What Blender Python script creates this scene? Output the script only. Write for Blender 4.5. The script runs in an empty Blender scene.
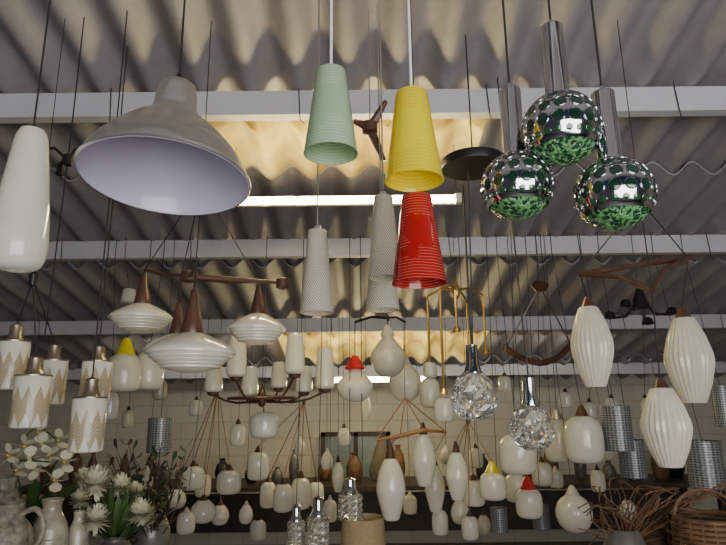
import bpy, math, random
from mathutils import Vector, Matrix
import bmesh
random.seed(7)
rad=math.radians
F=570.0
CAM=Vector((0,0,1.6))
R3=(Matrix.Rotation(math.pi/2+rad(13),3,'X') @ Matrix.Rotation(rad(-0.6),3,'Z'))
def ray(px,py): return R3 @ Vector(((px-363)/F,(272.5-py)/F,-1))
def P(px,py,d): return CAM+ray(px,py)*d
def atY(px,py,Y):
    v=ray(px,py); return CAM+v*(Y/v.y)
SL=0.25; RA=2.10
def roofz(y): return 1.6+RA-SL*y-0.03
PY=[2.47,3.83,5.24,6.62]
def purz(y): return 1.6+RA-SL*y-.012-.12
def pick(d): return PY[1] if d<3.3 else PY[2]
def hang(m,p,r=.0018,mat='cord'):
    """cord from p up to the nearest purlin, or to the roof for near lamps"""
    for yp in PY:
        if abs(p.y-yp)<.45 and p.y>2.9:
            m.tube([p,Vector((p.x,yp-.004,purz(yp))),Vector((p.x,yp-.006,purz(yp)+.14))],r,mat); return
    m.tube([p,Vector((p.x,p.y,roofz(p.y)))],r,mat)

sc=bpy.context.scene
cd=bpy.data.cameras.new('camera'); co=bpy.data.objects.new('camera',cd)
sc.collection.objects.link(co)
co.matrix_world=Matrix.Translation(CAM)@R3.to_4x4()
cd.sensor_width=36; cd.lens=36*F/726; cd.clip_start=0.05
sc.camera=co

# ---------------- materials
def nodes(name):
    m=bpy.data.materials.new(name); m.use_nodes=True
    nt=m.node_tree; b=nt.nodes['Principled BSDF']
    return m,nt,b
def link(nt,a,b): nt.links.new(a,b)
def mth(nt,op,a,b=None,c=None):
    n=nt.nodes.new('ShaderNodeMath'); n.operation=op
    for i,x in enumerate((a,b,c)):
        if x is None: continue
        if isinstance(x,(int,float)): n.inputs[i].default_value=x
        else: nt.links.new(x,n.inputs[i])
    return n.outputs[0]
def mixc(nt,fac,c1,c2):
    n=nt.nodes.new('ShaderNodeMix'); n.data_type='RGBA'
    if isinstance(fac,(int,float)): n.inputs[0].default_value=fac
    else: nt.links.new(fac,n.inputs[0])
    for i,c in ((6,c1),(7,c2)):
        if isinstance(c,tuple): n.inputs[i].default_value=(*c[:3],1)
        else: nt.links.new(c,n.inputs[i])
    return n.outputs[2]
def ocoord(nt): 
    return nt.nodes.new('ShaderNodeTexCoord').outputs['Object']
def lcoord(nt):
    a=nt.nodes.new('ShaderNodeAttribute'); a.attribute_name='pl'; return a.outputs['Vector']
def sepxyz(nt,v):
    s=nt.nodes.new('ShaderNodeSeparateXYZ'); nt.links.new(v,s.inputs[0]); return s.outputs
def noise(nt,v,scale,detail=4):
    n=nt.nodes.new('ShaderNodeTexNoise'); n.inputs['Scale'].default_value=scale; n.inputs['Detail'].default_value=detail
    nt.links.new(v,n.inputs['Vector']); return n.outputs[0]
def bump(nt,b,h,s=0.3,dist=0.01):
    n=nt.nodes.new('ShaderNodeBump'); n.inputs['Strength'].default_value=s; n.inputs['Distance'].default_value=dist
    nt.links.new(h,n.inputs['Height']); nt.links.new(n.outputs[0],b.inputs['Normal'])
def addtrans(nt,b,cc,f):
    out=nt.nodes['Material Output']; t=nt.nodes.new('ShaderNodeBsdfTranslucent')
    if isinstance(cc,tuple): t.inputs[0].default_value=(*cc,1)
    else: link(nt,cc,t.inputs[0])
    mx=nt.nodes.new('ShaderNodeMixShader'); mx.inputs[0].default_value=f
    link(nt,b.outputs[0],mx.inputs[1]); link(nt,t.outputs[0],mx.inputs[2]); link(nt,mx.outputs[0],out.inputs[0])
def mk(name,col,rough=.5,metal=0,coat=0,var=.12,nscale=12,trans=0,transl=0,bmp=0,alt=None,aniso=0):
    m,nt,b=nodes(name)
    o=ocoord(nt); nz=noise(nt,o,nscale)
    dark=alt or tuple(c*(1-var*2) for c in col)
    ramp=mth(nt,'MULTIPLY',mth(nt,'SUBTRACT',nz,.3),2.0)
    cc=mixc(nt,ramp,dark,col)
    link(nt,cc,b.inputs['Base Color'])
    b.inputs['Roughness'].default_value=rough; b.inputs['Metallic'].default_value=metal
    b.inputs['Coat Weight'].default_value=coat; b.inputs['Coat Roughness'].default_value=.05
    b.inputs['Transmission Weight'].default_value=trans
    if bmp: bump(nt,b,nz,bmp)
    if transl: addtrans(nt,b,cc,transl)
    return m
def ringed(name,c1,c2,period,width=.3,transl=.3,rough=.25,bmp=.05):
    m,nt,b=nodes(name); o=lcoord(nt); z=sepxyz(nt,o)[2]
    nz=noise(nt,o,14,3)
    zz=mth(nt,'ADD',z,mth(nt,'MULTIPLY',nz,period*1.2))
    w=mth(nt,'PINGPONG',zz,period/2); w=mth(nt,'DIVIDE',w,period/2)
    k=mth(nt,'LESS_THAN',w,width)
    k=mth(nt,'MULTIPLY',k,mth(nt,'GREATER_THAN',noise(nt,o,9,2),.42))
    cc=mixc(nt,k,c1,c2); link(nt,cc,b.inputs['Base Color'])
    b.inputs['Roughness'].default_value=rough; b.inputs['Coat Weight'].default_value=1
    b.inputs['Coat Roughness'].default_value=.03
    bump(nt,b,w,bmp,.003)
    addtrans(nt,b,cc,transl)
    return m
M={}
M['opal']=mk('opal_glass',(.90,.89,.83),.14,coat=1,var=.03,transl=.42)
M['cream']=mk('cream_glass',(.87,.84,.73),.22,coat=.8,var=.04,transl=.42)
M['greyglass']=mk('grey_opal_glass',(.72,.70,.64),.25,coat=.6,var=.05,transl=.4)
M['chrome']=mk('chrome',(.62,.63,.66),.08,metal=1,var=.02)
M['chromering']=mk('chrome_ring',(.42,.44,.46),.22,metal=1,var=.02)
M['black']=mk('black_metal',(.015,.015,.016),.4,var=.2)
M['cord']=mk('black_cord',(.02,.018,.018),.6)
M['wcord']=mk('white_cord',(.8,.8,.8),.5,var=.03)
M['gcord']=mk('grey_cord',(.22,.20,.18),.5,var=.03)
M['teak']=mk('teak_wood',(.11,.045,.026),.4,var=.25,nscale=25,coat=.2)
M['ltwood']=mk('light_wood',(.40,.21,.085),.45,var=.2,nscale=25)
M['brass']=mk('brass',(.85,.60,.20),.28,metal=.9,var=.1)
M['holder']=mk('dull_bronze_holder',(.36,.30,.22),.35,metal=.8,var=.1)
M['redcap']=mk('red_glass',(.75,.03,.04),.25,coat=.6,transl=.2)
M['yelcap']=mk('yellow_glass',(.88,.78,.01),.25,coat=.6,transl=.2)
M['dkgreen']=mk('green_lens_glass',(.02,.12,.045),.12,coat=.8,var=.3)
M['hole']=mk('dark_lens',(.012,.045,.028),.12,coat=.7,var=.3)
M['green']=ringed('sage_green_glass',(.46,.62,.43),(.60,.74,.56),.009,.3,transl=.4)
M['yellow']=ringed('yellow_spun_glass',(.95,.86,.0),(.94,.66,.0),.010,.2,rough=.10,transl=.5)
M['red']=ringed('red_spun_glass',(.55,.02,.02),(.76,.20,.15),.008,.22,rough=.10,transl=.5)
M['whiteenamel']=mk('cream_lining',(.8,.74,.6),.5,var=.03)
M['aluin']=mk('lavender_enamel',(.48,.46,.61),.35,var=.02,coat=.3)
m,nt,b=nodes('brushed_aluminium'); o=lcoord(nt); s=sepxyz(nt,o)
cmb=nt.nodes.new('ShaderNodeCombineXYZ'); link(nt,mth(nt,'MULTIPLY',s[2],400),cmb.inputs[0]); 
nz=noise(nt,cmb.outputs[0],1,3)
cc=mixc(nt,nz,(.62,.61,.59),(.92,.91,.87)); link(nt,cc,b.inputs['Base Color']); b.inputs['Metallic'].default_value=.95
link(nt,mth(nt,'ADD',mth(nt,'MULTIPLY',nz,.15),.22),b.inputs['Roughness'])
b.inputs['Anisotropic'].default_value=.6; M['alu']=m
m,nt,b=nodes('woven_linen'); o=lcoord(nt); s=sepxyz(nt,o)
ang=mth(nt,'MULTIPLY',mth(nt,'ARCTAN2',s[1],s[0]),6)
a1=mth(nt,'PINGPONG',mth(nt,'ADD',ang,mth(nt,'MULTIPLY',s[2],90)),.5); a2=mth(nt,'PINGPONG',mth(nt,'SUBTRACT',ang,mth(nt,'MULTIPLY',s[2],90)),.5)
hl=mth(nt,'MAXIMUM',a1,a2); k=mth(nt,'GREATER_THAN',hl,.35)
cc=mixc(nt,k,(.38,.35,.28),(.94,.90,.80)); link(nt,cc,b.inputs['Base Color']); b.inputs['Roughness'].default_value=.7
bump(nt,b,hl,.5,.003); addtrans(nt,b,cc,.45); M['linen']=m
m,nt,b=nodes('gold_zigzag_glass'); o=lcoord(nt); s=sepxyz(nt,o)
ang=mth(nt,'ARCTAN2',s[1],s[0]); zz=mth(nt,'PINGPONG',mth(nt,'MULTIPLY',ang,1.5915),.5)
t1=mth(nt,'ADD',mth(nt,'MULTIPLY',zz,.10),s[2])
st=mth(nt,'PINGPONG',mth(nt,'SUBTRACT',s[2],mth(nt,'MULTIPLY',zz,.10)),.006)
band=mth(nt,'MULTIPLY',mth(nt,'GREATER_THAN',t1,.050),mth(nt,'LESS_THAN',t1,.140))
k=mth(nt,'MULTIPLY',band,mth(nt,'GREATER_THAN',st,.0024))
cc=mixc(nt,k,(.86,.83,.74),(.30,.17,.015)); link(nt,cc,b.inputs['Base Color']); b.inputs['Roughness'].default_value=.3
b.inputs['Coat Weight'].default_value=.4; addtrans(nt,b,cc,.3); M['gold']=m
m,nt,b=nodes('perforated_metal'); o=lcoord(nt); s=sepxyz(nt,o)
ang=mth(nt,'MULTIPLY',mth(nt,'ARCTAN2',s[1],s[0]),3.8)
cmb=nt.nodes.new('ShaderNodeCombineXYZ'); link(nt,ang,cmb.inputs[0]); link(nt,mth(nt,'MULTIPLY',s[2],70),cmb.inputs[1])
v=nt.nodes.new('ShaderNodeTexVoronoi'); v.inputs['Scale'].default_value=1; v.inputs['Randomness'].default_value=.15; link(nt,cmb.outputs[0],v.inputs['Vector'])
k=mth(nt,'LESS_THAN',v.outputs['Distance'],.36)
cc=mixc(nt,k,(.24,.26,.27),(.06,.07,.075)); link(nt,cc,b.inputs['Base Color']); b.inputs['Roughness'].default_value=.4; b.inputs['Metallic'].default_value=.3; M['perf']=m
m,nt,b=nodes('crystal_glass'); o=lcoord(nt); nz=noise(nt,o,40,3)
cc=mixc(nt,nz,(1,1,.97),(.94,.94,.88)); link(nt,cc,b.inputs['Base Color'])
b.inputs['Roughness'].default_value=.01; b.inputs['Transmission Weight'].default_value=.93; b.inputs['IOR'].default_value=1.5; b.inputs['Coat Weight'].default_value=.5
b.inputs['Coat Roughness'].default_value=.02; M['crystal']=m
m,nt,b=nodes('green_crystal'); o=lcoord(nt)
v=nt.nodes.new('ShaderNodeTexVoronoi'); v.inputs['Scale'].default_value=80; v.distance='MANHATTAN'; link(nt,o,v.inputs['Vector'])
cc=mixc(nt,mth(nt,'GREATER_THAN',v.outputs['Distance'],.75),(.006,.055,.02),(.12,.30,.12)); link(nt,cc,b.inputs['Base Color'])
b.inputs['Roughness'].default_value=.1; b.inputs['Coat Weight'].default_value=.6
bump(nt,b,v.outputs['Distance'],.8,.008); M['gcrystal']=m
m,nt,b=nodes('corrugated_cement_roof'); o=ocoord(nt)
n1=noise(nt,o,1.3,6); n2=noise(nt,o,25,5)
cc=mixc(nt,n1,(.15,.14,.15),(.42,.39,.41)); cc=mixc(nt,mth(nt,'MULTIPLY',n2,.35),cc,(.12,.10,.10)); link(nt,cc,b.inputs['Base Color']); b.inputs['Roughness'].default_value=.5
bump(nt,b,n2,.2,.004); M['roof']=m
m,nt,b=nodes('glow_tinted_fibreglass_sheet'); o=ocoord(nt); n1=noise(nt,o,3,6)
cc=mixc(nt,mth(nt,'MULTIPLY',mth(nt,'SUBTRACT',n1,.3),2.5),(.42,.24,.05),(.98,.80,.26)); link(nt,cc,b.inputs['Base Color']); b.inputs['Roughness'].default_value=.5; addtrans(nt,b,cc,.5); M['fibre']=m  # ceiling glow put into the warm, patchy tint of a translucent sheet
M['purlin']=mk('white_painted_steel',(.56,.56,.61),.45,var=.08,nscale=3,bmp=.05)
m,nt,b=nodes('painted_block_wall'); o=ocoord(nt); s=sepxyz(nt,o)
cmb=nt.nodes.new('ShaderNodeCombineXYZ'); link(nt,mth(nt,'ADD',s[0],s[1]),cmb.inputs[0]); link(nt,s[2],cmb.inputs[1])
br=nt.nodes.new('ShaderNodeTexBrick'); link(nt,cmb.outputs[0],br.inputs['Vector']); br.inputs['Scale'].default_value=1
br.inputs['Brick Width'].default_value=.4; br.inputs['Row Height'].default_value=.2; br.inputs['Mortar Size'].default_value=.01
br.inputs['Color1'].default_value=(.60,.57,.50,1); br.inputs['Color2'].default_value=(.54,.51,.45,1); br.inputs['Mortar'].default_value=(.46,.43,.37,1)
nz=noise(nt,o,3,6); cc=mixc(nt,mth(nt,'MULTIPLY',nz,.7),br.outputs[0],(.40,.37,.31)); link(nt,cc,b.inputs['Base Color']); b.inputs['Roughness'].default_value=.85
bump(nt,b,br.outputs['Fac'],-.3,.01); M['wall']=m
M['floor']=mk('concrete_floor',(.22,.21,.20),.8,var=.2,nscale=4)
def emis(name,col,s):
    m,nt,b=nodes(name); b.inputs['Base Color'].default_value=(*col,1)
    b.inputs['Emission Color'].default_value=(*col,1); b.inputs['Emission Strength'].default_value=s; return m
M['tube']=emis('fluorescent_glow',(1,.80,.40),85)
M['leaf']=mk('green_leaf',(.05,.10,.025),.45,var=.3)
M['petal']=mk('cream_petal',(.72,.70,.54),.6,var=.1,transl=.3)
M['petaly']=mk('flower_centre',(.75,.6,.1),.6)
M['ceramic']=mk('grey_ceramic',(.17,.165,.15),.35,var=.3,nscale=8,coat=.3)
M['bark']=mk('bark_glaze_ceramic',(.30,.27,.21),.6,var=.40,nscale=45,bmp=.6)
M['ceramicw']=mk('cream_ceramic',(.42,.38,.28),.35,var=.3,nscale=22,coat=.3)
M['wicker']=mk('wicker',(.17,.085,.04),.7,var=.35,nscale=30)
M['shade']=mk('beige_fabric_shade',(.48,.38,.22),.8,var=.1,nscale=60,transl=.3)
M['dkwood']=mk('dark_wood',(.06,.035,.02),.5,var=.3,nscale=10)
M['winglass']=mk('window_pane',(.20,.25,.24),.2,var=.1)

# ---------------- mesh builder
class MB:
    def __init__(s): s.v=[];s.l=[];s.f=[];s.m=[];s.mats=[];s.flat=set()
    def mi(s,mat):
        if mat not in s.mats: s.mats.append(mat)
        return s.mats.index(mat)
    def add(s,vs,fs,mat,loc=None):
        o=len(s.v); k=s.mi(mat); vs=[Vector(x) for x in vs]; s.v+=vs; s.l+= (loc if loc else vs)
        for f in fs: s.f.append([i+o for i in f]); s.m.append(k)
    def lathe(s,prof,mat,c,seg=32,ribs=0,amp=0,rot=None,facet=0):
        c=Vector(c); vs=[];fs=[];lo=[]
        if ribs: seg=max(seg,ribs*4)
        n=len(prof)
        for i,(r,z) in enumerate(prof):
            for j in range(seg):
                a=2*math.pi*j/seg; rr=max(r,1e-5)*(1+amp*math.cos(ribs*a)) if ribs else max(r,1e-5)
                if facet and r>1e-3: rr*=1+facet*(1 if (i+j)%2 else -1)
                p=Vector((rr*math.cos(a),rr*math.sin(a),z)); lo.append(p)
                vs.append(c+(rot@p if rot else p))
        for i in range(n-1):
            for j in range(seg):
                q=[i*seg+j,i*seg+(j+1)%seg,(i+1)*seg+(j+1)%seg,(i+1)*seg+j]
                if facet: fs.append([q[0],q[1],q[2]]); fs.append([q[0],q[2],q[3]])
                else: fs.append(q)
        s.add(vs,fs,mat,lo)
    def tube(s,pts,r,mat,seg=6):
        pts=[Vector(p) for p in pts]; rs=r if isinstance(r,(list,tuple)) else [r]*len(pts)
        vs=[];fs=[]
        for i,p in enumerate(pts):
            t=(pts[min(i+1,len(pts)-1)]-pts[max(i-1,0)])
            if t.length<1e-9: t=Vector((0,0,1))
            t.normalize()
            u=t.cross(Vector((0,1,0.01)));
            if u.length<.05: u=t.cross(Vector((1,0,0)))
            u.normalize(); w=t.cross(u)
            for j in range(seg):
                a=2*math.pi*j/seg; vs.append(p+(u*math.cos(a)+w*math.sin(a))*rs[i])
        for i in range(len(pts)-1):
            for j in range(seg): fs.append([i*seg+j,i*seg+(j+1)%seg,(i+1)*seg+(j+1)%seg,(i+1)*seg+j])
        fs.append(list(range(seg))[::-1]); fs.append([(len(pts)-1)*seg+j for j in range(seg)])
        s.add(vs,fs,mat)
    def box(s,c,sz,mat,rot=None):
        c=Vector(c); vs=[]
        for x in(-.5,.5):
            for y in(-.5,.5):
                for z in(-.5,.5):
                    p=Vector((x*sz[0],y*sz[1],z*sz[2])); 
                    if rot: p=rot@p
                    vs.append(c+p)
        s.add(vs,[[0,1,3,2],[4,6,7,5],[0,4,5,1],[2,3,7,6],[0,2,6,4],[1,5,7,3]],mat)
    def obj(s,name,loc=None,ang=40):
        loc=Vector(loc) if loc is not None else Vector((0,0,0))
        me=bpy.data.meshes.new(name); me.from_pydata([tuple(v-loc) for v in s.v],[],s.f)
        at=me.attributes.new('pl','FLOAT_VECTOR','POINT')
        at.data.foreach_set('vector',[x for v in s.l for x in v])
        for m in s.mats: me.materials.append(M[m])
        for p,k in zip(me.polygons,s.m): p.material_index=k
        bm=bmesh.new(); bm.from_mesh(me); bmesh.ops.remove_doubles(bm,verts=bm.verts,dist=1e-5)
        bmesh.ops.recalc_face_normals(bm,faces=bm.faces); bm.to_mesh(me); bm.free()
        me.shade_smooth()
        try: me.set_sharp_from_angle(angle=rad(ang))
        except Exception: pass
        if 'crystal' in s.mats:
            ci=s.mats.index('crystal')
            sharp=me.attributes.get('sharp_face') or me.attributes.new('sharp_face','BOOLEAN','FACE')
            for i,p in enumerate(me.polygons):
                if p.material_index==ci: sharp.data[i].value=True
        ob=bpy.data.objects.new(name,me); ob.location=loc; sc.collection.objects.link(ob); return ob

def smooth(prof,k=4):
    out=[]; n=len(prof)
    for i in range(n-1):
        p0=prof[max(i-1,0)];p1=prof[i];p2=prof[i+1];p3=prof[min(i+2,n-1)]
        for j in range(k):
            t=j/k
            q=[]
            for a in (0,1):
                q.append(.5*((2*p1[a])+(-p0[a]+p2[a])*t+(2*p0[a]-5*p1[a]+4*p2[a]-p3[a])*t*t+(-p0[a]+3*p1[a]-3*p2[a]+p3[a])*t**3))
            out.append((max(q[0],0),q[1]))
    out.append(prof[-1]); return out
PROF={
 'bullet':smooth([(0,0),(.5,.0),(.86,.04),(1,.14),(.99,.25),(.92,.42),(.80,.62),(.68,.8),(.58,.94),(.45,1)]),
 'onion':smooth([(0,0),(.4,.02),(.8,.16),(1,.40),(.94,.58),(.62,.78),(.36,.92),(.26,1)]),
 'egg':smooth([(0,0),(.4,.01),(.75,.1),(.97,.32),(1,.48),(.88,.7),(.6,.9),(.4,1)]),
 'slim':smooth([(0,0),(.45,.0),(.62,.08),(.95,.38),(1,.52),(.85,.75),(.55,.93),(.35,1)]),
 'jar':smooth([(0,0),(.6,.01),(.88,.08),(1,.25),(1,.65),(.88,.85),(.6,.97),(.4,1)]),
 'globe':smooth([(0,0),(.42,.04),(.8,.2),(1,.5),(.8,.8),(.45,.95),(.3,1)]),
 'candle':smooth([(0,0),(.7,.0),(.98,.06),(1,.16),(.95,.45),(.84,.8),(.76,.95),(.6,1),(0,1)]),
 'barrel':[(0,.0),(.45,.0),(.50,.02),(.78,.22),(.97,.42),(1,.5),(.97,.58),(.78,.78),(.48,.98),(.4,1)],
 'saucer':smooth([(0,0),(.3,.02),(.62,.13),(.9,.36),(1,.52),(.88,.66),(.55,.84),(.25,.97),(.15,1)]),
 'cyl':[(0,.0),(.86,.0),(.97,.02),(1,.06),(1,.95),(.92,1),(.4,1.0)],
}
def openshade(prof,th=.06):
    inner=[(max(r-th,.02),z) for r,z in prof[::-1]]
    return prof+inner
CONE=[(.55,1),(.57,.97),(.66,.75),(.80,.42),(.92,.16),(.97,.04),(1.0,0)]
def lampinto(mb,kind,cx,yt,yb,w,d,mat='opal',cap=None,caph=.25,capw=.4,cord='cord',to=None,ribs=0,amp=0,cr=.0028,elev_open=0):
    if to is None and d>=2.45:      # hangs from one of the roof purlins
        c=P(cx,(yt+yb)/2,d)
        Y=(3.83+(d-2.85)*.8) if d<3.3 else (5.24+(d-4.0)*.6)
        d=d*Y/c.y
    c=P(cx,(yt+yb)/2,d); Rr=w*d/F/2; Y=c.y
    zt=atY(cx,yt,Y).z; zb=atY(cx,yb,Y+Rr*elev_open).z
    h=zt-zb; base=Vector((c.x,Y,zb))
    top=zt
    if kind=='cone':
        prof=[(r*Rr,z*h) for r,z in openshade(CONE,.05)]
        mb.lathe(prof,mat,base,48)
        mb.lathe([(0,h*.995),(Rr*.55,h*.995),(Rr*.57,h*.97)],mat,base,32)
        mb.lathe([(0,h*1.06),(Rr*.2,h*1.06),(Rr*.24,h*.99),(Rr*.3,h*.98)],'wcord' if cord=='wcord' else (cap or 'black'),base,20)
        mb.lathe([(0,h*.42),(Rr*.16,h*.44),(Rr*.28,h*.55),(Rr*.2,h*.7),(Rr*.2,h*.98)],'whiteenamel',base,16)
        top=zt+h*.06
    elif kind in('crystal','crystalcyl'):
        if kind=='crystal':
            pr=[(0,0),(.34,.0),(.66,.07),(.86,.19),(.97,.32),(1,.45),(.98,.58),(.90,.71),(.74,.84),(.52,.95),(.42,1),(0,1)]
        else: pr=[(0,0),(.85,0),(.95,.04)]+[(.95+.05*(q%2),.04+.9*q/8) for q in range(1,9)]+[(.6,1),(0,1)]
        vs=[(r*Rr,z*h) for r,z in pr]
        mb.lathe(vs,'crystal',base,20,facet=.055)
        mb.lathe([(0,h*.45),(Rr*.16,h*.50),(Rr*.20,h*.62),(Rr*.14,h*.8),(Rr*.1,h*.96),(0,h*.97)],'opal',base,16)
    elif kind=='perf':
        mb.lathe([(Rr,0),(Rr,h),(Rr*.96,h),(Rr*.96,0),(Rr,0)],'perf',base,32)
        mb.lathe([(Rr*.7,h*.02),(Rr*.7,h*.98)],'greyglass',base,24)
        for q in (0.0,1.0): mb.lathe([(Rr*1.01,q*h-.003),(Rr*1.02,q*h),(Rr*1.01,q*h+.003)],'perf',base,32)
        mb.lathe([(0,h*.97),(Rr*.94,h*.97)],'black',base,24)
    elif kind=='drumshade':
        mb.lathe([(Rr,0),(Rr*.92,h),(Rr*.90,h),(Rr*.98,0)],mat,base,40)
        mb.lathe([(Rr*1.01,0),(Rr*1.015,.008)],'ltwood',base,40)
        for a in range(3): 
            an=a*2.09; mb.tube([base+Vector((0,0,h*.9)),base+Vector((Rr*.92*math.cos(an),Rr*.92*math.sin(an),h*.95))],.002,'brass')
    else:
        mb.lathe([(r*Rr,z*h) for r,z in PROF[kind]],mat,base,36,ribs=ribs,amp=amp)
        if kind=='cyl':
            mb.lathe([(Rr*1.01,h*.97),(Rr*1.02,h*1.0),(Rr*.5,h*1.02)],'holder',base,32)
    tb=Vector((c.x,Y,top))
    if cap and kind!='cone':
        ch=caph*h; cw=capw*Rr
        if cap in('holder','chrome'): pf=[(cw*1.0,-ch*.1),(cw*1.05,0),(cw*.9,ch*.12),(cw*.72,ch*.3),(cw*.70,ch*.85),(cw*.3,ch*.95),(0,ch)]
        else: pf=[(cw*1.0,-ch*.12),(cw*1.05,0),(cw*.95,ch*.1),(cw*.6,ch*.6),(cw*.3,ch*.95),(0,ch)]
        mb.lathe(pf,cap,tb,24)
        tb=tb+Vector((0,0,ch))
    if cord and to is not False:
        if to is not None: mb.tube([tb-Vector((0,0,.005)),to],cr,cord,6)
        else: hang(mb,tb-Vector((0,0,.005)),cr,cord)
    return base,tb,Rr,h
def lamp(name,kind,*a,**k):
    mb=MB(); base,tb,Rr,h=lampinto(mb,kind,*a,**k)
    return mb.obj(name,base+Vector((0,0,h/2)))
def scl(px,py,d):
    """depth factor that puts a fitting with its hub at this depth under a purlin"""
    return (pick(d)-.02)/P(px,py,d).y

# ---------------- room shell
X0,X1,YB=-5.2,5.2,7.25
mb=MB()
mb.box((0,3,-.05),(10.6,9,.1),'floor'); mb.obj('floor')
def wall(name,c,s):
    m=MB(); m.box(c,s,'wall'); m.obj(name)
wall('wall_back',(0,YB+.1,1.05),(10.6,.2,2.1))
def sidewall(name,x):
    m=MB(); t=.1; ys=(-1.5,YB+.2)
    zt=[1.6+RA-SL*y+.02 for y in ys]
    vs=[(x-t,ys[0],0),(x-t,ys[1],0),(x-t,ys[1],zt[1]),(x-t,ys[0],zt[0]),(x+t,ys[0],0),(x+t,ys[1],0),(x+t,ys[1],zt[1]),(x+t,ys[0],zt[0])]
    m.add(vs,[[0,1,2,3],[4,7,6,5],[0,4,5,1],[3,2,6,7],[0,3,7,4],[1,5,6,2]],'wall'); m.obj(name)
sidewall('wall_left',-5.3); sidewall('wall_right',5.3)
mb=MB(); pitch=.235; amp=.040
edges=[-1.6,-.2,1.25,2.62,3.12,4.2,5.5,6.5,7.6]
for i in range(len(edges)-1):
    y0,y1=edges[i],edges[i+1]+.13
    n=int(10.8/pitch*12); vs=[]; 
    for (y,dz) in ((y0,-.028),(y1,.006)):
        for k in range(n+1):
            x=-5.4+10.8*k/n
            for th in (0,.011):
                vs.append((x,y,1.6+RA-SL*y+dz+.03+amp*math.sin(2*math.pi*x/pitch)+th))
    m2=(n+1)*2; fr=[];ff=[]
    for k in range(n):
        x=-5.4+10.8*k/n
        fib=(i==3 and -.95<x<.62) or (i==6 and -.9<x<1.25)  # translucent strips added and sized for the ceiling glow by the tubes
        a=k*2;b_=a+2
        (ff if fib else fr).extend([[a,b_,m2+b_,m2+a],[a+1,m2+a+1,m2+b_+1,b_+1],[a,a+1,b_+1,b_],[m2+a,m2+b_,m2+b_+1,m2+a+1]] if not fib else [[a,b_,m2+b_,m2+a]])
    mb.add(vs,fr,'roof')
    if ff: mb.add(vs,ff,'fibre')
mb.obj('ceiling',(0,0,3.5),ang=50)
for i,y in enumerate([1.1]+PY):
    m=MB(); zt=1.6+RA-SL*y-.012; h=.125; w=.06; t=.008
    prof=[(0,0),(w,0),(w,-.02),(w-t,-.02),(w-t,-t),(t,-t),(t,-h+t),(w-t,-h+t),(w-t,-h+.02),(w,-h+.02),(w,-h),(0,-h)]
    vs=[];n=len(prof)
    for x in (X0,X1):
        for (a,b_) in prof: vs.append((x,y+a,zt+b_))
    fs=[[k,(k+1)%n,n+(k+1)%n,n+k] for k in range(n)]+[list(range(n)),list(range(n,2*n))[::-1]]
    m.add(vs,fs,'purlin')
    for x in [X0+.4+.9*q for q in range(12)]:
        m.tube([(x,y-.005,zt+.02),(x+.01,y-.008,zt-h-.03),(x+.03,y+.0,zt-h-.05)],.0025,'cord')
    m.obj('trim_%d'%(i+1))
def fluo(name,pxl,pxr,py,d):
    a=P(pxl,py,d); b_=P(pxr,py,d); y=(a.y+b_.y)/2; z=(a.z+b_.z)/2; m=MB()
    A=Vector((a.x,y,z));B=Vector((b_.x,y,z))
    m.tube([A,B],.019,'tube',12)
    for q in (A,B):
        m.box(q,(.03,.040,.05),'whiteenamel')
    m.box((A+B)/2+Vector((0,.045,.012)),((B-A).length+.04,.03,.045),'whiteenamel')
    for q in (A,B):
        m.box(q+Vector((0,.02,.0)),(.02,.06,.02),'purlin'); m.tube([q+Vector((0,.045,.02)),Vector((q.x,q.y+.045,roofz(q.y)-.02))],.002,'black')
    m.obj(name,(A+B)/2)
fluo('fluorescent_tube_light',232,458,200,2.95)
fluo('fluorescent_tube_light',318,432,380,5.6)

# ---------------- big foreground lamps
lamp('opal_glass_pendant_lamp','bullet',24,131,270,52,1.5,cap='black',caph=.04,capw=.3)
m=MB(); d=1.62; c=P(166,180,d); Rr=166*d/F/2
rot=Matrix.Rotation(rad(-6),3,'X')@Matrix.Rotation(rad(1),3,'Y')
hh=(176-80)*d/F*1.20
pr=smooth([(1.0,0),(.985,.04),(.90,.17),(.74,.33),(.52,.50),(.34,.60),(.285,.66)],5)+smooth([(.275,.69),(.26,.80),(.235,.92),(.2,.97),(.06,1.0),(0,1.0)],3)
m.lathe([(r*Rr,z*hh) for r,z in pr],'alu',c,72,rot=rot)
inn=[(r*Rr*.985-.002,z*hh-.003) for r,z in pr[:-12]]
m.lathe([(Rr,0)]+inn+[(0,hh*.64)],'aluin',c,72,rot=rot)
m.lathe([(Rr*.995,-.003),(Rr*1.008,-.001),(Rr*1.008,.005),(Rr*.99,.006)],'alu',c,72,rot=rot)
m.lathe([(0,hh*.45),(.024,hh*.45),(.024,hh*.64)],'whiteenamel',c,20,rot=rot)
tp=c+rot@Vector((0,0,hh)); m.tube([tp,Vector((tp.x,tp.y,roofz(tp.y)))],.0035,'cord')
m.lathe([(0,.03),(.008,.03),(.012,0)],'black',tp,12)
m.obj('aluminium_dome_pendant_lamp',c)
lamp('green_glass_pendant_lamp','cone',331,72,163,54,1.55,mat='green',cord='wcord',elev_open=.8,cr=.004)
lamp('yellow_glass_pendant_lamp','cone',413,94,190,58,1.5,mat='yellow',cord='wcord',elev_open=.8,cr=.004)
lamp('red_glass_pendant_lamp','cone',418,197,288,54,1.55,mat='red',cord='cord',elev_open=.8)
for a in [(317,231,315,34,1.9),(384,197,281,34,1.85),(382,236,312,34,2.05)]:
    lamp('linen_cone_pendant_lamp','cone',*a,mat='linen',cord='gcord',elev_open=.7,cap='alu')
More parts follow.
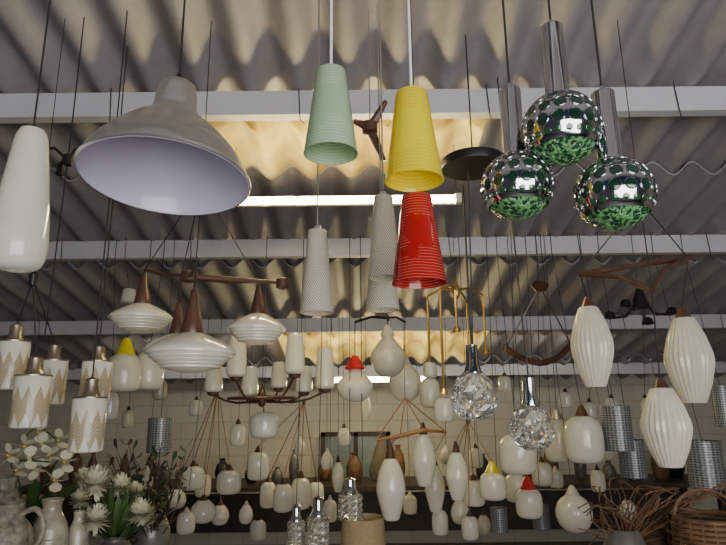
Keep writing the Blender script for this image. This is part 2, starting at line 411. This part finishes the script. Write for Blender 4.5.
def chromeball(cx,cy,r,nx,ny0,ny1,d):
    m=MB(); c=P(cx,cy,d); Rr=r*d/F*.95
    m.lathe([(Rr*math.cos(rad(t)),Rr*math.sin(rad(t))) for t in range(-32,86,4)],'chrome',c,64)
    m.lathe([(Rr*1.008*math.cos(rad(t)),Rr*1.008*math.sin(rad(t))) for t in(-35,-33,-31)],'chrome',c,64)
    m.lathe([(Rr*.975*math.cos(rad(t)),Rr*.975*math.sin(rad(t))) for t in range(-89,-29,5)],'gcrystal',c,96,ribs=24,amp=.02)
    for lat,n,rr,mt in ((-22,22,.085,'dkgreen'),(-3,16,.15,'hole'),(20,15,.15,'hole'),(42,12,.14,'hole'),(61,8,.12,'hole')):
        for j in range(n):
            a=2*math.pi*(j+(.5 if lat in(20,61) else 0))/n; l=rad(lat)
            nrm=Vector((math.cos(l)*math.cos(a),math.cos(l)*math.sin(a),math.sin(l)))
            q=nrm.to_track_quat('Z','Y').to_matrix(); k=rr*Rr
            p0=c+nrm*(Rr*.992)
            m.lathe([(0,.0022),(k*.5,.0020),(k*.9,.0012),(k,-.002)],mt,p0,14,rot=q)
            m.lathe([(k*.98,.001),(k*1.03,.0020),(k*1.09,.0012),(k*1.12,-.003)],'chromering',p0,14,rot=q)
    zt=atY(nx,ny0,c.y).z-c.z; zb=Rr*.93; nr=.33*Rr
    m.lathe([(nr*1.05,zb-.01),(nr*1.05,zb+.005),(nr*.95,zb+.01),(nr*.93,zt-.004),(nr*.85,zt),(nr*.2,zt),(nr*.18,zt+.02),(0,zt+.02)],'chrome',c,32)
    t=c+Vector((0,0,zt+.02)); m.tube([t,Vector((t.x,t.y,roofz(t.y)))],.0035,'cord')
    m.obj('chrome_ball_pendant_lamp',c)
chromeball(561,130,40,555,27,95,1.55)
chromeball(517,187,37,513,90,155,1.6)
chromeball(614,195,40,608,93,163,1.5)

def disc_canopy():
    m=MB(); c=P(473,166,2.3); Rr=32*2.3/F; 
    m.lathe([(0,-.012),(Rr*.98,-.012),(Rr,-.006),(Rr,.02),(Rr*.96,.026),(0,.026)],'black',c,40)
    m.tube([c,Vector((c.x,c.y,roofz(c.y)))],.003,'black')
    for (cx,yc0,yc1,yb,w) in ((474,345,372,420,44),):
        b_,tb,r,h=lampinto(m,'crystal',cx,yc1,yb,w,2.3,cord=None,to=False)
        t=Vector((b_.x,b_.y,b_.z+h)); ch=atY(cx,yc0,b_.y).z-t.z
        m.lathe([(r*.42,-.01),(r*.42,.0),(r*.30,ch*.3),(r*.27,ch),(0,ch)],'chrome',t,24)
        m.tube([t+Vector((0,0,ch)),Vector((t.x,t.y,c.z))],.004,'cord'); m.tube([t+Vector((0.006,0,ch)),Vector((c.x-.02,c.y,c.z))],.003,'cord')
    m.obj('crystal_pendant_lamp',c)
disc_canopy()
m=MB(); b_,tb,r,h=lampinto(m,'crystal',532,405,450,42,2.3,cord=None,to=False)
t=Vector((b_.x,b_.y,b_.z+h)); ch=atY(532,378,b_.y).z-t.z
m.lathe([(r*.42,-.01),(r*.42,.0),(r*.34,ch*.3),(r*.30,ch),(0,ch)],'chrome',t,24)
m.tube([t+Vector((0,0,ch)),Vector((t.x-.04,t.y,roofz(t.y)))],.0035,'cord'); m.obj('crystal_pendant_lamp',t)

m=MB(); c=P(370,128,2.2)
for (x,y) in ((386,101),(354,121),(384,161)):
    e=P(x,y,2.2); m.tube([c,(c+e)/2,e],[.020,.015,.009],'teak',8)
m.lathe([(0,-.03),(.03,-.02),(.03,.02),(0,.03)],'teak',c,16)
m.tube([c,Vector((c.x,c.y,roofz(c.y)))],.0025,'gcord'); m.obj('wooden_lamp_bracket',c)

# ---------------- teak saucer chandelier (left)
m=MB(); ends=[]
for (cx,ct,yt,yb,w,d) in ((141,273,303,333,60,2.45),(257,285,313,345,56,2.4),(176,303,333,366,60,2.2),(191,290,332,373,86,1.95)):
    b_,tb,r,h=lampinto(m,'saucer',cx,yt,yb,w,d,mat='opal',ribs=0,cord=None,to=False,elev_open=0)
    for q in range(5):
        rr=r*(.62+.09*q)
        zq=h*(.13+.085*q)
        m.lathe([(rr-.001,zq-.003),(rr+.006,zq-.002),(rr+.007,zq+.004)],'opal',b_,40)
    zt=atY(cx,ct,b_.y).z
    k=Vector((b_.x,b_.y,b_.z+h)); H_=zt-k.z
    m.lathe([(r*.26,-.008),(r*.27,0),(r*.22,H_*.25),(r*.14,H_*.6),(r*.07,H_),(0,H_)],'teak',k,24)
    e=k+Vector((0,0,H_)); ends.append(e)
arm=P(190,276,2.2); az=arm.z
tips=[Vector((e.x,e.y,max(e.z+.015,az))) for e in ends]
for e,tp in zip(ends,tips):
    m.tube([e,tp],.004,'black')
    mid=(arm+tp)/2+Vector((0,0,-.012)); m.tube([arm,mid,tp],[.012,.009,.006],'teak',8)
ex=P(283,283,2.35); m.tube([arm,(arm+ex)/2,ex],[.012,.009,.008],'teak',8); m.lathe([(0,-.03),(.028,-.02),(.028,.015),(0,.025)],'teak',ex,16)
m.lathe([(0,-.03),(.03,-.02),(.03,.015),(0,.025)],'teak',arm,16)
apx=P(202,185,2.2)
for tp in tips: m.tube([tp,apx],.0022,'cord')
m.tube([apx,Vector((apx.x,apx.y,roofz(apx.y)))],.002,'cord')
m.obj('teak_saucer_chandelier',arm)

# ---------------- right teak triangle chandelier
m=MB(); cs=[P(580,274,2.25),P(688,258,2.35),P(652,291,1.95)]
mid=P(640,262,2.2)
for i in range(3):
    a=cs[i];b2=cs[(i+1)%3]; q=(a+b2)/2; q=q+(mid-q)*.25
    m.tube([a,(a*2+q)/3,q,(b2*2+q)/3,b2],[.011,.012,.009,.012,.011],'teak',8)
apx=P(640,200,2.2)
for c_ in cs: m.tube([c_,apx],.0025,'cord')
m.tube([apx,Vector((apx.x,apx.y,roofz(apx.y)))],.002,'cord')
for c_,(cx,yt,yb,w,d) in zip(cs,((592,307,387,40,2.25),(689,318,403,44,2.35),(666,388,467,46,1.95))):
    lampinto(m,'barrel',cx,yt,yb,w,d,mat='cream',ribs=26,amp=.025,cap='teak',caph=.14,capw=.35,to=c_)
m.obj('teak_lantern_chandelier',mid)

# ---------------- clusters
def cluster(name,apx,lst,apexrod='teak',snap=True,**kw):
    m=MB(); f=scl(*apx) if snap and apx[2]>2.45 else 1
    ap=P(apx[0],apx[1],apx[2]*f)
    for l in lst:
        kk=dict(kw); kk.update(l[6] if len(l)>6 else {})
        lampinto(m,l[0],*l[1:5],l[5]*f,to=ap,**kk)
    m.lathe([(0,-.025),(.014,-.02),(.016,.02),(0,.035)],apexrod,ap,12)
    hang(m,ap)
    return m.obj(name,ap)
cluster('gold_glass_cluster_pendant',(33,280,2.1),[('cyl',12,341,390,29,2.1),('cyl',31,375,428,34,1.95),('cyl',51,360,405,28,2.2)],mat='gold',cap='holder',caph=.38,capw=.6,apexrod='black')
for a in [(88,397,452,33,1.95),(96,361,404,29,2.15)]:
    lamp('gold_glass_pendant_lamp','cyl',*a,mat='gold',cap='holder',caph=.38,capw=.6)
m=MB(); c=P(68,160,2.2)
for (x,y,y2) in ((40,150,330),(82,152,205),(60,168,200)):
    e=P(x,y,2.3); m.tube([c,(c+e)/2+Vector((0,0,.03)),e],.006,'black',8)
    m.lathe([(0,-.03),(.014,-.03),(.010,.02),(0,.03)],'black',e,12)
m.tube([c,Vector((c.x,c.y,roofz(c.y)))],.003,'cord'); m.tube([c,P(45,335,2.2)],.003,'cord'); m.lathe([(0,-.03),(.016,-.02),(.016,.02),(0,.03)],'black',c,12)
m.obj('black_arm_chandelier',c)
lamp('yellow_capped_pendant_lamp','jar',124,354,392,34,2.5,cap='yelcap',caph=.45,capw=.55,cr=.0025)
lamp('opal_jar_pendant_lamp','jar',149,352,390,30,2.7,cap='teak',caph=.3,cr=.0025)
lamp('opal_cup_pendant_lamp','candle',129,289,303,15,3,cap=None,cr=.002)
lamp('opal_jar_pendant_lamp','jar',110,392,420,16,3.0,cap='teak',caph=.4,cr=.002)

m=MB(); f=scl(387,318,2.6); hub=P(387,318,2.6*f)
for l in (('onion',388,335,377,35,2.5,{'mat':'greyglass','cap':'greyglass'}),('globe',405,364,402,33,2.75,{'mat':'opal','cap':'greyglass'}),('onion',355,368,402,36,2.5,{'mat':'opal','cap':'redcap','caph':.38,'capw':.55})):
    e=P(l[1],322 if l[1]!=388 else 320,l[5]*f)
    lampinto(m,l[0],*l[1:5],l[5]*f,to=e,**l[6])
    m.tube([hub,(hub+e)/2+Vector((0,0,.02)),e],.009,'black',8)
hang(m,hub); m.obj('black_arm_glass_chandelier',hub)

def candlechand(name,hubp,lst,armmat='teak',discw=0,low=None):
    m=MB(); f=scl(*hubp); hub=P(hubp[0],hubp[1],hubp[2]*f)
    for (cx,yt,yb,w,d) in lst:
        b_,tb,r,h=lampinto(m,'candle',cx,yt,yb,w,d*f,cord=None,to=False,mat='opal')
        m.lathe([(0,-.03),(r*.6,-.02),(r*.7,.008),(r*.4,.01)],armmat,b_,16)
        q=(hub+b_)/2; q.z=min(hub.z,b_.z)-.03
        m.tube([hub,(hub+q)/2+Vector((0,0,-.01)),q,(q+b_)/2+Vector((0,0,-.02)),b_+Vector((0,0,-.015))],.007,armmat,8)
    if discw:
        m.lathe([(0,-.015),(discw,-.01),(discw*1.02,0),(discw,.008),(0,.02)],armmat,hub,36)
    m.lathe([(0,-.06),(.02,-.05),(.035,0),(.015,.06),(0,.08)],armmat,hub,16)
    hang(m,hub,.003,armmat)
    if low: lampinto(m,*low[:5],low[5]*f,to=hub,mat='opal')
    return m.obj(name,hub)
candlechand('teak_candle_chandelier',(262,398,3.1),[(237,335,377,20,3.0),(295,333,374,20,3.0),(214,364,392,18,3.2),(250,366,396,17,3.25),(279,362,388,16,3.3),(304,366,392,17,3.25),(325,348,389,19,3.1)],discw=.22,low=('jar',264,412,438,28,3.1))
m=MB(); f=scl(456,290,2.8); hub=P(456,290,2.8*f)
for (x,y,dd) in ((430,372,2.8),(444,392,2.6),(486,352,2.8),(470,372,3.0),(457,330,2.7)):
    e=P(x,y,dd*f); a=Vector((e.x,e.y,hub.z-.02))
    m.tube([hub,(hub+a)/2+Vector((0,0,.03)),a,Vector((a.x,a.y,a.z-.05)),e],.009,'brass',8)
    m.lathe([(0,.02),(.018,.02),(.03,-.01)],'brass',e,12)
for a in [(430,378,408,20,2.8),(444,398,422,20,2.6),(430,362,378,14,2.8)]:
    lampinto(m,'jar',*a[:4],a[4]*f,cord=None,to=False,mat='opal')
m.lathe([(0,-.08),(.02,-.05),(.03,0),(.012,.05),(0,.09)],'brass',hub,16)
hang(m,hub); m.obj('brass_arm_chandelier',hub)
def catm(pts,k=5):
    pts=[Vector(p) for p in pts]; out=[]
    for i in range(len(pts)-1):
        p0=pts[max(i-1,0)];p1=pts[i];p2=pts[i+1];p3=pts[min(i+2,len(pts)-1)]
        for j in range(k):
            t=j/k; out.append(.5*((2*p1)+(p2-p0)*t+(2*p0-5*p1+4*p2-p3)*t*t+(3*p1-p0-3*p2+p3)*t**3))
    return out+[pts[-1]]
m=MB(); f=scl(540,286,2.7); hub=P(540,286,2.7*f)
for (x,y) in ((506,348),(571,345)):
    e=P(x,y,2.7*f); m.tube([hub,e],.005,'teak')
    m.lathe([(0,-.02),(.025,-.02),(.018,.02),(0,.03)],'teak',e,16)
m.tube(catm([P(x,y,dd*f) for x,y,dd in ((506,348,2.7),(520,357,2.65),(540,363,2.6),(558,357,2.65),(571,345,2.7))]),.020,'teak',8)
m.lathe([(0,-.04),(.03,-.04),(.06,.0),(.04,.03),(0,.04)],'teak',hub,20)
hang(m,hub); m.obj('teak_curved_chandelier',hub)
m=MB(); f=scl(640,300,3.0); hub=P(640,300,3.0*f)
m.lathe([(0,-.06),(.06,-.06),(.035,.03),(.012,.09),(0,.09)],'black',hub,20)
for (x,y) in ((610,318),(672,314),(648,324),(626,306)):
    e=P(x,y,3.0*f); m.tube([hub,hub.lerp(e,.5)+Vector((0,0,-.05)),e],.010,'black',8); m.lathe([(0,-.01),(.04,0),(.025,.04),(0,.05)],'black',e,14)
hang(m,hub); m.obj('black_arm_chandelier',hub)

cp=dict(cap='teak',caph=.24,capw=.36,cr=.002)
cluster('opal_glass_cluster_pendant',(218,388,3.5),[('jar',193,466,490,22,3.5),('jar',229,470,494,24,3.4),('egg',203,500,523,26,3.3),('egg',176,489,509,20,3.7),('jar',203,474,497,16,3.8),('egg',220,505,525,18,3.6)],cord='ltwood',**dict(cp,cr=.004))
cluster('opal_glass_cluster_pendant',(304,402,3.4),[('jar',258,452,480,22,3.4),('jar',283,484,512,20,3.3),('jar',301,478,509,20,3.4),('jar',316,482,506,16,3.6),('jar',268,482,508,16,3.6)],cord='ltwood',**dict(cp,cr=.004))
m=MB(); f=scl(405,398,2.6); ap=P(405,398,2.6*f)
wa=[P(376,440,2.6*f),P(400,436,2.6*f),P(424,430,2.6*f),P(446,432,2.7*f)]
m.tube(wa,[.009,.014,.014,.009],'ltwood',8)
for w_ in wa: m.tube([w_,ap],.004,'ltwood')
for l,tp in ((('slim',391,458,520,29,2.5),1),(('slim',424,434,486,24,2.6),2),(('slim',435,465,512,20,2.8),3)):
    lampinto(m,*l[:5],l[5]*f,to=wa[tp],mat='opal',**cp)
lampinto(m,'egg',381,443,478,17,2.7*f,to=wa[0],mat='shade',cap='shade',caph=.2)
hang(m,ap); m.obj('wooden_arm_cluster_pendant',ap)
cluster('opal_glass_cluster_pendant',(468,420,3.0),[('slim',457,452,500,22,2.9),('jar',474,480,506,22,3.1),('jar',493,472,500,26,2.9,{'cap':'yelcap','caph':.4,'capw':.55}),('jar',440,510,535,16,3.3),('egg',460,500,524,18,3.2),('jar',470,516,540,17,3.0)],cord='ltwood',**dict(cp,cr=.003))
cluster('opal_glass_cluster_pendant',(596,372,3.4),[('jar',566,392,408,14,3.4),('jar',590,402,420,14,3.3),('jar',612,398,414,14,3.5)],cord='gcord',**cp)
for a in [('jar',518,434,474,36,2.6),('jar',559,419,462,30,2.9),('jar',584,416,463,37,2.5),('globe',574,494,533,36,2.6),('jar',516,474,502,22,3.25),('jar',542,462,486,20,3.2),('egg',606,432,460,16,3.6),
          ('slim',338,462,492,12,3.6),('egg',327,452,470,12,4.2),('jar',238,424,446,16,3.9),('jar',160,380,400,14,3.9),('egg',344,428,446,14,4.4),('jar',476,448,468,14,4.1),('jar',556,470,488,14,4.0),('egg',646,398,414,12,4.2),('slim',366,395,420,10,4.5),('jar',196,400,416,14,4.3),('egg',246,505,524,14,4.0),
          ('jar',505,376,392,14,3.7),('jar',258,520,540,16,3.7),('jar',330,500,522,14,3.9),('egg',146,470,490,14,3.8),('jar',410,495,514,14,3.9),('egg',628,500,520,16,3.6),('jar',598,470,492,14,4.0),('jar',300,440,456,11,4.6),('egg',446,448,464,12,4.5),('jar',186,512,534,18,3.4),('egg',484,515,535,14,3.6),('jar',128,410,428,12,4.0)]:
    lamp('opal_globe_pendant_lamp' if a[0]=='globe' else 'opal_glass_pendant_lamp',*a,cord='cord',**dict(cp,cr=.0022,cap=random.choice(['teak','black','greyglass','alu']),mat=random.choice(['opal','opal','cream','greyglass'])))
lamp('red_capped_pendant_lamp','jar',529,488,518,26,2.75,cap='redcap',caph=.4,capw=.6,cr=.0022)
for a in [(617,406,450,28,2.5),(632,440,477,25,2.65),(705,441,487,33,2.5),(499,508,531,17,3.0),(541,505,528,17,3.0),(160,418,452,24,2.8),(723,386,426,18,2.6)]:
    lamp('perforated_cylinder_pendant_lamp','perf',*a,cr=.0022)
for a in [(318,515,548,22,2.46),(350,493,520,24,2.5),(296,520,548,18,2.6)]:
    lamp('crystal_pendant_lamp','crystalcyl',*a,cap='chrome',caph=.6,capw=.7,cr=.0025)
lamp('fabric_drum_pendant_lamp','drumshade',363,517,552,46,2.5,mat='shade',cr=.0025)

# ---------------- back wall window, back table
m=MB(); wc=atY(356,462,7.2)
m.box((wc.x,7.13,wc.z),(.75,.03,.62),'winglass')
for dx in (-.39,0,.39): m.box((wc.x+dx,7.11,wc.z),(.05,.06,.7),'dkwood')
for dz in (-.33,.33): m.box((wc.x,7.11,wc.z+dz),(.83,.06,.05),'dkwood')
m.obj('window_1',(wc.x,7.12,wc.z))
def table(name,x0,x1,y0,y1,z):
    m=MB(); m.box(((x0+x1)/2,(y0+y1)/2,z-.02),(x1-x0,y1-y0,.04),'dkwood')
    for x in (x0+.05,x1-.05):
        for y in (y0+.05,y1-.05): m.box((x,y,(z-.04)/2),(.06,.06,z-.04),'dkwood')
    m.box(((x0+x1)/2,y1-.05,z*.55),(x1-x0-.1,.03,z*.5),'dkwood')
    m.obj(name)
table('wooden_sideboard',-2.2,-.55,1.45,2.15,.98)
table('wooden_table',.85,2.1,1.6,2.3,.98)
table('wooden_workbench',-3.6,3.6,6.0,6.8,.8)
for k in range(26):
    x=-3.4+k*.27+random.uniform(-.05,.05); h=random.uniform(.12,.38); r=random.uniform(.05,.1); m=MB(); yy=6.4+random.uniform(-.15,.15)
    prof=smooth([(0,0),(r*.6,0),(r,h*.35),(r*.8,h*.7),(r*.35,h*.9),(r*.45,h)],4)
    m.lathe(prof,random.choice(['ceramic','ceramic','teak','black','wicker']),(x,yy,.801),24)
    m.obj('ceramic_vase',(x,yy,.801))

# ---------------- foreground left vases and flowers
S1=[(0,0),(.8,0),(.95,.2),(1,.5),(.95,.75),(.6,.88),(.5,.94),(.6,1),(.5,1),(.4,.9)]
S2=[(0,0),(.6,0),(.9,.25),(1,.55),(.8,.8),(.45,.92),(.5,1),(.42,1),(.35,.9)]
def vase(cx,yt,w,d,mat,shape,handle=False,mb=None):
    tp=P(cx,yt,d); h=tp.z-.98; r=w*d/F/2; m=mb or MB(); b_=Vector((tp.x,tp.y,.981))
    m.lathe([(a*r,z*h) for a,z in smooth(shape)],mat,b_,36)
    if shape is S1:
        for q in (.3,.36,.62,.68): m.lathe([(r*.99,q*h-.002),(r*1.02,q*h),(r*.99,q*h+.002)],mat,b_,36)
    if handle: m.tube(catm([b_+Vector((r*.42,0,h*.93)),b_+Vector((r*1.0,0,h*.96)),b_+Vector((r*1.3,0,h*.8)),b_+Vector((r*.88,0,h*.6))]),.008,mat,8)
    if not mb: m.obj('ceramic_jug' if handle else 'ceramic_vase',b_)
    return b_,h
vase(10,505,56,1.62,'bark',S2,True); vase(53,500,34,1.78,'ceramicw',S1); vase(80,512,24,1.85,'ceramicw',S2); vase(4,478,46,2.0,'bark',S1)
def petalf(m,c,dirv,L,w,mat,curl=.3):
    dirv=dirv.normalized(); u=dirv.cross(Vector((0,0,1)))
    if u.length<.1: u=dirv.cross(Vector((1,0,0)))
    u.normalize(); n=u.cross(dirv).normalized()
    vs=[c,c+dirv*L*.5+u*w-n*0,c+dirv*L*.5-u*w,c+dirv*L*.85+u*w*.8+n*curl*L*.3,c+dirv*L*.85-u*w*.8+n*curl*L*.3,c+dirv*L+n*curl*L*.5]
    m.add(vs,[[0,1,2],[1,3,4,2],[3,5,4]],mat)
m=MB(); pot,ph=vase(115,536,42,1.95,'ceramic',S2,mb=m)
for (x,y,r,d) in ((96,484,20,1.9),(121,487,15,2.0),(96,520,17,1.85),(140,514,18,1.95),(118,522,14,2.05),(80,500,13,2.0),(135,492,12,2.1),(84,478,12,2.0)):
    c=P(x,y,d); L=r*d/F
    m.tube([pot+Vector((0,0,ph*.9)),(pot+Vector((0,0,ph))+c)/2+Vector((0,.01,0)),c],.003,'leaf')
    for k in range(300):
        v=Vector((random.gauss(0,1),random.gauss(0,1)-.4,random.gauss(0,1)+.3)); petalf(m,c,v,L*random.uniform(.55,1.0),L*.085,'petal')
for k in range(60):
    v=Vector((random.uniform(-1,1),random.uniform(-.6,.6),random.uniform(.1,1))); petalf(m,pot+Vector((0,0,ph*.92)),v,random.uniform(.1,.2),.012,'leaf')
m.obj('potted_chrysanthemum',pot)
m=MB(); ob=P(30,505,2.1); ob.z=.981
m.lathe(smooth([(0,0),(.06,0),(.08,.12),(.085,.2),(.075,.2),(.07,.17)]),'ceramicw',ob,28)
m.tube(catm([ob+Vector((0,0,.15)),P(35,470,2.1),P(25,440,2.1),P(40,428,2.1),P(62,445,2.1)]),.003,'leaf')
m.tube(catm([ob+Vector((0,0,.15)),P(20,485,2.1),P(12,462,2.1),P(50,462,2.0)]),.003,'leaf')
for (x,y) in ((40,432),(60,440),(26,446),(50,455),(66,462),(36,468),(18,470),(56,480),(10,455),(44,444),(30,458)):
    c=P(x,y,2.08+random.uniform(-.05,.03)); a0=random.random()*6
    for k in range(5):
        a=k*1.257+a0; v=Vector((math.cos(a),-.35,math.sin(a))); petalf(m,c,v,.045,.021,'petal',.2)
    m.lathe([(0,-.006),(.007,0),(0,.006)],'petaly',c+Vector((0,-.012,0)),8)
for k in range(26):
    v=Vector((random.uniform(-1,1),random.uniform(-.6,.6),random.uniform(.3,1))); petalf(m,ob+Vector((0,0,.18)),v,random.uniform(.15,.28),.018,'leaf',-.3)
m.obj('potted_orchid',ob)
m=MB(); bs=P(150,540,2.4); bs.z=.981
for k in range(44):
    e=P(random.uniform(105,190),random.uniform(440,520),2.4+random.uniform(-.2,.3)); md=(bs+e)/2+Vector((random.uniform(-.05,.05),0,-.03))
    m.tube([bs+Vector((0,0,.12)),md,e],[.004,.003,.0015],'dkwood',5)
    for q in range(6): petalf(m,md.lerp(e,random.random()),Vector((random.uniform(-1,1),random.uniform(-1,1),random.uniform(-.3,1))),.05,.009,random.choice(['leaf','dkwood']))
m.lathe(smooth([(0,0),(.06,0),(.08,.1),(.05,.18)]),'ceramic',bs,24)
table('wooden_stool',bs.x-.15,bs.x+.15,bs.y-.13,bs.y+.15,.98)
m.obj('dried_branch_vase',bs)
def basket(cx,yt,w,d):
    tp=P(cx,yt,d); b_=Vector((tp.x,tp.y,.989)); h=tp.z-.98; r=w*d/F/2; m=MB()
    for k in range(14):
        z=h*k/13; rr=r*(.75+.3*math.sin(k/13*2.2))
        m.tube([b_+Vector((rr*math.cos(a*math.pi/16)*(1+.02*(-1)**(a+k)),rr*math.sin(a*math.pi/16),z)) for a in range(33)],.008,'wicker',6)
    for a in range(20):
        an=a*math.pi/10
        m.tube([b_+Vector((r*(.75+.3*math.sin(k/13*2.2))*math.cos(an),r*(.75+.3*math.sin(k/13*2.2))*math.sin(an),h*k/13)) for k in range(14)],.005,'wicker',6)
    m.tube([b_+Vector((r*.95*math.cos(t*math.pi/12),0,h+r*.8*math.sin(t*math.pi/12))) for t in range(13)],.006,'wicker',8)
    m.obj('wicker_basket',b_)
basket(706,520,66,2.0); basket(655,530,46,2.25)
m=MB(); bs=P(625,545,2.1); bs.z=.981
for k in range(70):
    e=P(random.uniform(590,735),random.uniform(475,535),2.15+random.uniform(-.15,.2))
    m.tube(catm([bs+Vector((0,0,.1)),bs.lerp(e,.5)+Vector((random.uniform(-.06,.06),0,.06)),e,e+Vector((random.uniform(-.08,.08),0,random.uniform(-.06,.02)))],3),.0025,'wicker',5)
m.lathe(smooth([(0,0),(.06,0),(.08,.08),(.05,.16)]),'ceramic',bs,24)
m.obj('dried_twig_vase',bs)

# ---------------- lights
w=bpy.data.worlds.new('world'); sc.world=w; w.use_nodes=True
bg=w.node_tree.nodes['Background']; sky=w.node_tree.nodes.new('ShaderNodeTexSky'); sky.sky_type='HOSEK_WILKIE'; sky.sun_direction=(.2,.6,.75); sky.turbidity=5
w.node_tree.links.new(sky.outputs[0],bg.inputs[0]); bg.inputs[1].default_value=.35
def area(name,loc,tgt,sx,sy,e,col):
    l=bpy.data.lights.new(name,'AREA'); l.shape='RECTANGLE'; l.size=sx; l.size_y=sy; l.energy=e; l.color=col
    o=bpy.data.objects.new(name,l); o.location=loc; o.rotation_euler=(Vector(tgt)-Vector(loc)).to_track_quat('-Z','Y').to_euler(); sc.collection.objects.link(o)
area('doorway_daylight',(1.0,-1.4,1.6),(0,4,2.2),3.2,1.8,145,(1,.975,.94))
area('rear_wall_fill',(0,5.6,2.15),(0,7.0,1.2),5,.1,14,(1,.90,.74))  # unseen fill light added to brighten the back wall, no fitting modelled
l=bpy.data.lights.new('sun','SUN'); l.energy=7.5; l.angle=.02; l.color=(1,.93,.78); o=bpy.data.objects.new('sun',l)
o.rotation_euler=Vector((-.35,-.55,-.8)).to_track_quat('-Z','Y').to_euler(); o.location=(2,6,8); sc.collection.objects.link(o)
